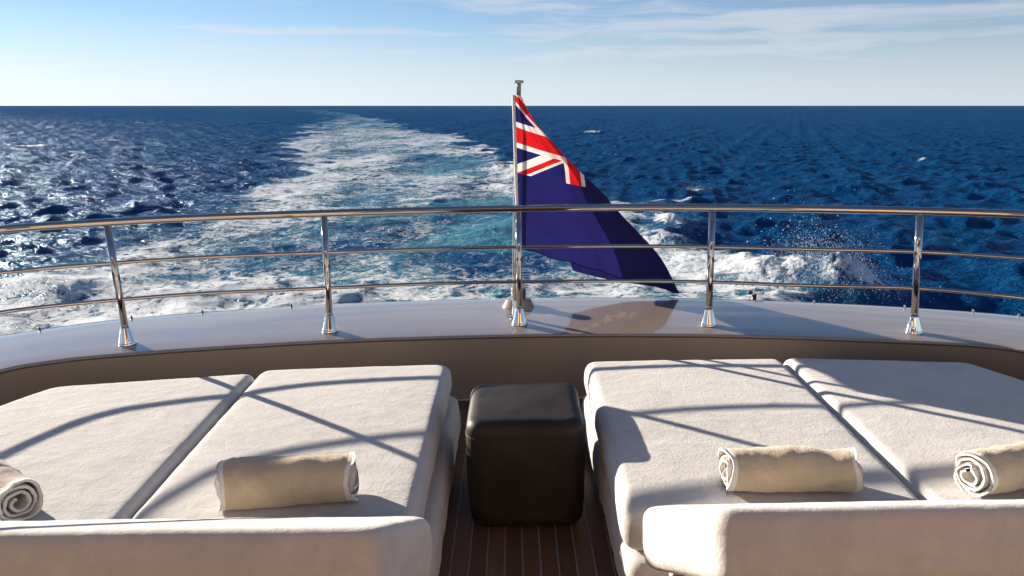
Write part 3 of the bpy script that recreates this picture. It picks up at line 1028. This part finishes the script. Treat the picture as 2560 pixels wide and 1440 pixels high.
def build_flag():
    T = thing('ensign_flag', (0.02, 4.40, 0.85), 'dark blue ensign with a red and white union canton drooping from the pole', 'flag')
    # outline of the near face, hoist to fold, given as v (1 top .. 0 bottom)
    vs = [1.0, 0.88, 0.75, 0.62, 0.5, 0.36, 0.25, 0.12, 0.0]
    fold = [(0.052, 4.382, 1.702), (0.118, 4.420, 1.575), (0.262, 4.485, 1.405), (0.39, 4.56, 1.270), (0.519, 4.61, 1.150),
            (0.665, 4.69, 0.985), (0.79, 4.75, 0.855), (0.955, 4.83, 0.665), (1.090, 4.905, 0.420)]
    uf = [0.03, 0.21, 0.40, 0.54, 0.70, 0.88, 1.03, 1.21, 1.40]
    fe = spline(fold, 10)
    tt = np.linspace(0, 1, len(fe))
    vv = np.interp(tt, np.linspace(0, 1, len(vs)), vs)

    def foldp(v):
        return np.array([np.interp(1 - v, 1 - vv, fe[:, k]) for k in range(3)])

    def hoistp(v):
        a = np.array((0.015, 4.378, 1.707))
        b = np.array((0.030, 4.372, 0.846))
        return b + (a - b) * v

    def flyp(v):      # far edge of the part that hangs behind the fold
        a = np.array((0.395, 5.00, 0.555))
        b = np.array((1.075, 4.955, 0.435))
        q = 1 - v
        p = a + (b - a) * q
        p[2] -= 0.05 * math.sin(q * math.pi) * 0.5
        return p
    n_f, n_b, nv = 44, 44, 90

    def P(u, v):
        f = np.interp(1 - v, 1 - np.array(vs), uf)
        fp = foldp(v)
        if u <= f:
            t = u / max(f, 1e-4)
            p = hoistp(v) * (1 - t) + fp * t
            # belly of the cloth and soft vertical creases
            p[1] += 0.10 * math.sin(math.pi * t) * (0.25 + 0.75 * (1 - v)) * (1 - 0.4 * t) * sst(min(1.0, t * 2.2))
            p[2] -= 0.018 * math.sin(math.pi * t) * (1 - v)
            cr = math.sin(9.0 * t + 4.2 * v) * 0.016 + math.sin(17 * t - 6 * v + 1.0) * 0.008 + math.sin(31 * t + 9 * v) * 0.0025 + (float(vnoise(t * 5, v * 7, 3)) - 0.5) * 0.016
            p[1] += cr * math.sin(math.pi * min(t * 1.2, 1)) * (0.4 + 0.6 * (1 - v))
            # puckered bottom hem
            if v < 0.12:
                p[1] += 0.006 * math.sin(70 * t) * (1 - v / 0.12)
                p[2] -= 0.004 * math.sin(33 * t + 1) * (1 - v / 0.12)
        else:
            t = (u - f) / (2.0 - f)
            e = flyp(v)
            p = fp * (1 - t) + e * t
            p[1] += 0.11 * math.sin(math.pi * min(1, t * 1.0)) + 0.05 * sst(t)
            p[1] += 0.012 * math.sin(12 * t + 5 * v)
            if t < 0.08:      # roll the cloth over the fold
                p[0] += 0.006 * math.sin(math.pi * t / 0.08)
        return p

    def sst(t):
        return t * t * (3 - 2 * t)
    V, UV = [], []
    cols = n_f + n_b + 1
    for j in range(nv + 1):
        v = 1 - j / nv
        f = float(np.interp(1 - v, 1 - np.array(vs), uf))
        us = list(np.linspace(0, f, n_f + 1)) + list(np.linspace(f, 2.0, n_b + 1)[1:])
        for u in us:
            V.append(P(u, v))
            UV.append((u / 2, v))
    F = []
    for j in range(nv):
        for i in range(cols - 1):
            a = j * cols + i
            F.append((a, a + cols, a + cols + 1, a + 1))
    me = pymesh('cloth', V, F)
    ul = me.uv_layers.new(name='flag')
    for lp in me.loops:
        ul.data[lp.index].uv = UV[lp.vertex_index]
    finish('cloth', me, M_FLAG, T)
    # ring of fifteen stars sewn on the fly half
    for k in range(15):
        a0 = 2 * math.pi * k / 15 + math.pi / 2
        cu, cv = 1.5 + 0.30 * math.cos(a0), 0.5 + 0.30 * math.sin(a0)
        Vs, Fs = [], []
        for side in (1, -1):
            base = len(Vs)
            ctr = P(cu, cv)
            e = 0.004
            tu, tv = P(cu + e, cv) - ctr, P(cu, cv + e) - ctr
            nrm = np.cross(tu, tv)
            nrm = nrm / (np.linalg.norm(nrm) + 1e-9)
            Vs.append(ctr + nrm * 0.004 * side)
            for q in range(10):
                rr = 0.075 if q % 2 == 0 else 0.029
                aa = math.pi / 2 + q * math.pi / 5
                Vs.append(P(min(cu + rr * math.cos(aa), 1.999), cv + rr * math.sin(aa)) + nrm * 0.004 * side)
            Fs += [(base, base + 1 + q, base + 1 + (q + 1) % 10) for q in range(10)]
        finish('star', pymesh('star', Vs, Fs), M_STAR, T, smooth=False)
    # white canvas heading along the hoist and the stitched bottom hem
    hd = [hoistp(v) + np.array((-0.006, -0.002, 0)) for v in np.linspace(1, 0, 14)]
    finish('heading', tube_mesh('heading', hd, 0.009, 8), M_TOWELW, T)
    hm = [P(u, 0.0) for u in np.linspace(0.02, 1.40, 60)]
    finish('hem', tube_mesh('hem', hm, 0.0032, 6), M_FLAGHEM, T)


M_FLAGHEM = mat_fabric('navy_hem', (0.012, 0.011, 0.05), 0.001, 200, 0.0, 0.05)
build_flag()


# ------------------------------------------------------------------ soft solids
def soft_solid(name, outline, z0, z1, bevel, voxel, smooth=4, round_plan=0.06):
    """rounded cushion body from a plan outline: bevelled, remeshed to an even grid, smoothed"""
    bm = bmesh.new()
    lo = [bm.verts.new((x, y, z0)) for x, y in outline]
    hi = [bm.verts.new((x, y, z1)) for x, y in outline]
    n = len(outline)
    bm.faces.new(lo[::-1])
    bm.faces.new(hi)
    vert_e = []
    for i in range(n):
        bm.faces.new((lo[i], lo[(i + 1) % n], hi[(i + 1) % n], hi[i]))
    bm.edges.ensure_lookup_table()
    for e in bm.edges:
        if abs(e.verts[0].co.z - e.verts[1].co.z) > 1e-4:
            vert_e.append(e)
    bmesh.ops.bevel(bm, geom=vert_e, offset=round_plan, segments=6, profile=0.5, affect='EDGES')
    rim = [e for e in bm.edges if abs(e.verts[0].co.z - e.verts[1].co.z) < 1e-5 and
           len(e.link_faces) == 2 and abs(abs(e.link_faces[0].normal.z) - abs(e.link_faces[1].normal.z)) > 0.5]
    bm.normal_update()
    rim = [e for e in bm.edges if abs(e.verts[0].co.z - e.verts[1].co.z) < 1e-5 and len(e.link_faces) == 2 and
           abs(abs(e.link_faces[0].normal.z) - abs(e.link_faces[1].normal.z)) > 0.5]
    bmesh.ops.bevel(bm, geom=rim, offset=bevel, segments=5, profile=0.5, affect='EDGES')
    bmesh.ops.triangulate(bm, faces=[f for f in bm.faces if len(f.verts) > 4])
    me = bmmesh(name, bm)
    tmp = bpy.data.objects.new('tmp', me)
    col.objects.link(tmp)
    md = tmp.modifiers.new('r', 'REMESH')
    md.mode = 'VOXEL'
    md.voxel_size = voxel
    s = tmp.modifiers.new('s', 'SMOOTH')
    s.iterations = smooth
    s.factor = 0.5
    dg = bpy.context.evaluated_depsgraph_get()
    ev = tmp.evaluated_get(dg)
    out = bpy.data.meshes.new_from_object(ev)
    out.name = name
    bpy.data.objects.remove(tmp)
    bpy.data.meshes.remove(me)
    return out


def vget(me):
    a = np.empty(len(me.vertices) * 3, np.float32)
    me.vertices.foreach_get('co', a)
    return a.reshape(-1, 3).astype(float)


def vset(me, a):
    me.vertices.foreach_set('co', a.astype(np.float32).ravel())
    me.update()


def nget(me):
    a = np.empty(len(me.vertices) * 3, np.float32)
    me.vertices.foreach_get('normal', a)
    return a.reshape(-1, 3).astype(float)


def puff(me, seed, amount=0.008, wrinkle=0.004):
    a = vget(me)
    n = nget(me)
    x0, x1 = a[:, 0].min(), a[:, 0].max()
    y0, y1 = a[:, 1].min(), a[:, 1].max()
    z0, z1 = a[:, 2].min(), a[:, 2].max()
    tx = (a[:, 0] - x0) / (x1 - x0)
    ty = (a[:, 1] - y0) / (y1 - y0)
    tz = (a[:, 2] - z0) / (z1 - z0)
    dome = (np.sin(np.pi * tx) * np.sin(np.pi * ty)) ** 0.5 * sstep(0.6, 1, tz)
    a[:, 2] += amount * np.nan_to_num(dome)
    side = np.sin(np.pi * np.clip(tz, 0, 1)) * (1 - np.abs(n[:, 2])) * amount * 0.8
    a += n * side[:, None]
    w1 = (fbm(a[:, 0] * 2.2 + a[:, 2] * 3, a[:, 1] * 2.2 - a[:, 2] * 2, 3, seed) - 0.5) * 2 * wrinkle * 1.6
    rid = 1 - np.abs(2 * fbm(a[:, 0] * 5 + a[:, 2] * 6, a[:, 1] * 9 + a[:, 2] * 4, 3, seed + 7) - 1)
    w2 = (rid ** 6) * wrinkle * 0.9
    # creases gather near the edges
    edge = np.clip(1 - np.minimum(np.minimum(tx, 1 - tx) * (x1 - x0), np.minimum(ty, 1 - ty) * (y1 - y0)) / 0.18, 0, 1)
    w3 = (fbm(a[:, 0] * 13, a[:, 1] * 13 + a[:, 2] * 8, 3, seed + 3) - 0.5) * 2 * wrinkle * edge
    a += n * (w1 + w2 + w3)[:, None]
    vset(me, a)


def mirror_x(pts):
    return [(-x, y) for x, y in pts][::-1]


# pads: plan outlines
PAD_TOP, PAD_BOT = 0.378, 0.222
G_PAD = 'sun pads'
pads = [
    ('cream sun pad left of the black pouf with one towel on it',
     [(-1.262, 2.15), (-0.335, 2.15), (-0.335, 3.69), (-1.285, 3.635)]),
    ('cream sun pad at the far left with a cut corner, under the taupe towel',
     [(-2.45, 2.12), (-1.275, 2.15), (-1.300, 3.60), (-2.22, 3.43), (-2.45, 2.93)]),
    ('cream sun pad right of the black pouf, shaded at its edge by the pouf',
     [(0.345, 2.20), (1.330, 2.20), (1.350, 3.70), (0.352, 3.70)]),
    ('cream sun pad at the far right with a cut corner, shaded by the flag',
     [(1.345, 2.20), (2.50, 2.18), (2.50, 2.98), (2.245, 3.59), (1.364, 3.715)]),
]
for i, (lab, ol) in enumerate(pads):
    me = soft_solid('sun_pad', ol, PAD_BOT, PAD_TOP, 0.038, 0.013, 4, 0.050)
    puff(me, 11 + 13 * i, 0.010, 0.0012)
    cx = sum(p[0] for p in ol) / len(ol)
    cy = sum(p[1] for p in ol) / len(ol)
    o = finish('sun_pad', me, M_CREAM, None, (cx, cy, PAD_BOT))
    o['label'] = lab
    o['category'] = 'cushion'
    o['group'] = G_PAD

# upholstered plinths under the pads
for (lab, ol, sd) in (
        ('low cream upholstered plinth under the two left sun pads', [(-2.47, 2.12), (-0.285, 2.12), (-0.292, 3.66), (-1.29, 3.60), (-2.2, 3.40), (-2.47, 2.9)], 3),
        ('low cream upholstered plinth under the two right sun pads', [(0.352, 2.14), (2.52, 2.14), (2.52, 2.95), (2.23, 3.55), (1.36, 3.68), (0.335, 3.67)], 9)):
    me = soft_solid('bed_plinth', ol, 0.012, PAD_BOT - 0.002, 0.03, 0.018, 4, 0.05)
    puff(me, sd, 0.004, 0.003)
    a = vget(me)
    a[:, 2] = np.minimum(a[:, 2], PAD_BOT + 0.004)
    a[:, 2] = np.maximum(a[:, 2], 0.004)
    vset(me, a)
    cx = sum(p[0] for p in ol) / len(ol)
    T = thing('bed_plinth', (cx, 2.8, 0), lab, 'sunbed', 'sun bed plinths')
    finish('upholstery', me, M_CREAM2, T)


# raised head sections: slabs hinged at the pads and tilted up towards the viewer
def build_backrest(lab, ol, hinge, tilt, thick, sd, arms):
    """ol: outline as (x, distance up the slope)"""
    me = soft_solid('cushion', ol, 0.0, thick, 0.034, 0.011, 5, 0.035)
    puff(me, sd, 0.006, 0.0016)
    hy, hz = hinge
    c, s_ = math.cos(tilt), math.sin(tilt)

    def tip(x, s, h):
        return (x, hy - s * c + (h - thick) * s_, hz + s * s_ + (h - thick) * c)
    a = vget(me)
    b = np.stack(tip(a[:, 0], a[:, 1], a[:, 2]), -1)
    vset(me, b)
    me.flip_normals()
    bm = bmesh.new()
    bm.from_mesh(me)
    bmesh.ops.recalc_face_normals(bm, faces=bm.faces)
    bm.to_mesh(me)
    bm.free()
    cx = sum(p[0] for p in ol) / len(ol)
    T = thing('backrest', (cx, hy - 0.2, 0), lab, 'backrest', 'raised backrests')
    finish('cushion', me, M_CREAM, T)

    def bar(name, x0, x1, s0, s1, h0, h1, parent):
        bm = bmesh.new()
        box_bm(bm, x0, x1, s0, s1, h0, h1)
        bmesh.ops.bevel(bm, geom=bm.edges[:], offset=0.004, segments=2, affect='EDGES')
        for v in bm.verts:
            v.co = tip(*v.co)
        return finish(name, bmmesh(name, bm), M_BRACKET, parent, smooth=False)
    xs = [p[0] for p in ol]
    inner_x = min(xs, key=abs)
    sg = 1 if inner_x > 0 else -1
    xa, xb = sorted((inner_x + sg * 0.05, max(xs, key=abs)))
    bar('cross_bar', xa, xb, 0.30, 0.335, -0.034, -0.008, T)
    for ax in arms:
        arm = bar('tilt_arm', ax - 0.014, ax + 0.014, -0.02, 0.40, -0.040, -0.010, T)
        bm = bmesh.new()
        box_bm(bm, ax - 0.012, ax + 0.012, hy - 0.10, hy - 0.072, 0.005, hz - thick * c - 0.0)
        bmesh.ops.bevel(bm, geom=bm.edges[:], offset=0.004, segments=2, affect='EDGES')
        finish('strut', bmmesh('strut', bm), M_BRACKET, arm, smooth=False)
    return T


build_backrest('cream tilted backrest of the left sun bed seen from behind',
               [(-2.45, 0.0), (-2.45, 0.455), (-0.350, 0.430), (-0.257, 0.0)], (2.092, 0.438), R(26.5), 0.185, 5, (-0.36, -1.2, -2.1))
build_backrest('cream tilted backrest of the right sun bed with its sunlit slanting end',
               [(0.370, 0.0), (0.515, 0.430), (2.50, 0.430), (2.50, 0.0)], (2.128, 0.440), R(28.5), 0.185, 6, (0.47, 1.3, 2.1))

# ------------------------------------------------------------------ pouf
def build_pouf():
    cx, cy = 0.033, 2.945
    hw, hd = 0.232, 0.236
    T = thing('pouf', (cx, cy, 0), 'black leather cube pouf on the teak deck between the two sun beds', 'pouf')
    ol = [(cx - hw, cy - hd), (cx + hw, cy - hd), (cx + hw, cy + hd), (cx - hw, cy + hd)]
    me = soft_solid('body', ol, 0.006, 0.466, 0.045, 0.0095, 6, 0.065)
    a = vget(me)
    n = nget(me)
    tz = (a[:, 2]) / 0.468
    # barrel: bulges at the middle, tucks in towards the deck
    k = 1 + 0.02 * np.sin(np.pi * np.clip(tz, 0, 1)) - 0.035 * (1 - sstep(0, 0.6, tz))
    a[:, 0] = cx + (a[:, 0] - cx) * k
    a[:, 1] = cy + (a[:, 1] - cy) * k
    rr = np.sqrt(((a[:, 0] - cx) / hw) ** 2 + ((a[:, 1] - cy) / hd) ** 2)
    a[:, 2] += 0.006 * sstep(0.7, 1, tz) * np.clip(1 - rr ** 2, 0, 1)
    a += n * ((fbm(a[:, 0] * 6 + a[:, 2] * 3, a[:, 1] * 6 + a[:, 2] * 5, 3, 4) - 0.5) * 0.006)[:, None]
    vset(me, a)
    body = finish('body', me, M_LEATHER, T)
    # piped seam round the top and up the four corners
    z = 0.400
    kk = 1 + 0.02 * math.sin(math.pi * z / 0.468)
    r = 0.067
    pts = []
    for (sx, sy, a0) in ((1, -1, -90), (1, 1, 0), (-1, 1, 90), (-1, -1, 180)):
        for q in range(7):
            an = R(a0 + q * 15)
            pts.append((cx + (sx * (hw - r) + r * math.cos(an)) * kk, cy + (sy * (hd - r) + r * math.sin(an)) * kk, z))
    pts.append(pts[0])
    dense = []
    for p, q in zip(pts[:-1], pts[1:]):
        for s in np.linspace(0, 1, 5)[:-1]:
            dense.append(tuple(p[i] * (1 - s) + q[i] * s for i in range(3)))
    dense.append(dense[0])
    finish('piping', tube_mesh('piping', dense, 0.0022, 6, False), M_LEATHER, body)


build_pouf()


# ------------------------------------------------------------------ rolled towels
def build_towel(lab, c, length, rad, yaw, m_out, m_in, seed, squash=0.92, turns=3.4, flare=0.0):
    """a real spiral of thick cloth; axis along local x, near roll end at +x, turned by yaw"""
    rs = np.random.RandomState(seed)
    thick = 0.0105
    r0 = 0.012
    n_a = int(turns * 26)
    n_l = 46
    th = np.linspace(0, turns * 2 * math.pi, n_a)
    rr = r0 + (rad - thick - r0) * (th / th[-1]) ** 0.92
    rot = R(-252)
    ls = np.linspace(-length / 2, length / 2, n_l)

    def surf(offset):
        TH, LS = np.meshgrid(th, ls)
        RR = np.meshgrid(rr, ls)[0] + offset
        frac = np.meshgrid(th / th[-1], ls)[0]
        # wrinkles, stronger in the outer layer and at the ends
        wr = (fbm(TH * 1.6 + 3, LS * 14 + seed, 4, seed) - 0.5) * 0.020 * frac
        wr += (fbm(TH * 3.0 + LS * 30, LS * 8 + seed * 2, 3, seed + 4) - 0.5) * 0.008 * frac
        RR = RR + wr
        # every layer ends at its own depth
        e = (fbm(TH * 0.9 + 8, LS * 0, 3, seed + 9) - 0.5) * 0.030 + 0.010 * np.sin(TH * 2.3 + seed) * frac
        LX = LS + e * np.abs(LS / (length / 2)) ** 6 * np.sign(LS)
        LX = LX + (1 - frac) * flare * np.clip(LS / (length / 2), 0, 1) ** 6
        y = RR * np.cos(TH + rot)
        z = RR * np.sin(TH + rot) * squash
        # lies flat underneath, sags a little
        zmin = -rad * squash
        z = np.where(z < zmin * 0.80, zmin * 0.80 + (z - zmin * 0.80) * 0.35, z)
        z = z + (fbm(LS * 6, LS * 0 + seed, 2, seed + 2) - 0.5) * 0.014 * (z > 0)
        return np.stack([LX, y, z], -1)
    A = surf(thick)      # outer face
    B = surf(0.0)        # inner face

    cz, sz = math.cos(yaw), math.sin(yaw)
    allz = np.concatenate([A[..., 2].ravel(), B[..., 2].ravel()]).min()

    def place(S):
        S = S.copy()
        S[..., 2] -= allz
        x, y = S[..., 0].copy(), S[..., 1].copy()
        S[..., 0] = c[0] + x * cz - y * sz
        S[..., 1] = c[1] + x * sz + y * cz
        S[..., 2] += c[2]
        return S
    A, B = place(A), place(B)
    T = thing('rolled_towel', c, lab, 'towel', 'rolled towels')
    na = n_a

    def sheet(name, S, l0, l1, m, flip=False):
        V = S[l0:l1].reshape(-1, 3)
        F = []
        for i in range(l1 - l0 - 1):
            for k in range(na - 1):
                a = i * na + k
                q = (a, a + 1, a + na + 1, a + na)
                F.append(q[::-1] if flip else q)
        return V, F
    hem_w = 2
    # body: both faces between the hems
    V1, F1 = sheet('a', A, hem_w, n_l - hem_w, None)
    me = pymesh('towel_body', V1, F1)
    body = finish('towel_body', me, m_out, T)
    V2, F2 = sheet('b', B, hem_w, n_l - hem_w, None, True)
    finish('lining', pymesh('lining', V2, F2), m_in, body)
    # hems: closed borders at the two ends
    for (l0, l1, end) in ((0, hem_w + 1, 0), (n_l - hem_w - 1, n_l, -1)):
        Va, Fa = sheet('a', A, l0, l1, None)
        Vb, Fb = sheet('b', B, l0, l1, None, True)
        V = np.vstack([Va, Vb])
        F = Fa + [tuple(i + len(Va) for i in f) for f in Fb]
        row = 0 if end == 0 else (l1 - l0 - 1)
        for k in range(na - 1):
            p, q = row * na + k, row * na + k + 1
            f = (p, q, q + len(Va), p + len(Va))
            F.append(f if end == 0 else f[::-1])
        finish('hem', pymesh('hem', V, F), m_in, T)
    # loose edge of the outermost layer
    k = na - 1
    V, F = [], []
    for i in range(n_l):
        V += [A[i, k], B[i, k]]
    for i in range(n_l - 1):
        F.append((2 * i, 2 * i + 2, 2 * i + 3, 2 * i + 1))
    finish('loose_edge', pymesh('loose_edge', V, F), m_in, T)
    return T


PZ = PAD_TOP + 0.004
build_towel('beige rolled towel on the sun pad left of the pouf', (-0.755, 2.30, PZ), 0.425, 0.092, R(6), M_TOWEL, M_TOWELW, 3)
build_towel('taupe and white rolled towel at the left edge with its spiral end facing the viewer', (-1.745, 2.31, PZ), 0.42, 0.083, R(-38), M_TOWELG, M_TOWELW, 8, 0.95)
build_towel('beige rolled towel on the sun pad right of the pouf', (0.905, 2.32, PZ), 0.42, 0.088, R(178), M_TOWEL, M_TOWELW, 14)
build_towel('beige rolled towel at the right edge cut by the frame', (1.69, 2.33, PZ), 0.42, 0.086, R(196), M_TOWEL, M_TOWELW, 21, flare=0.03)
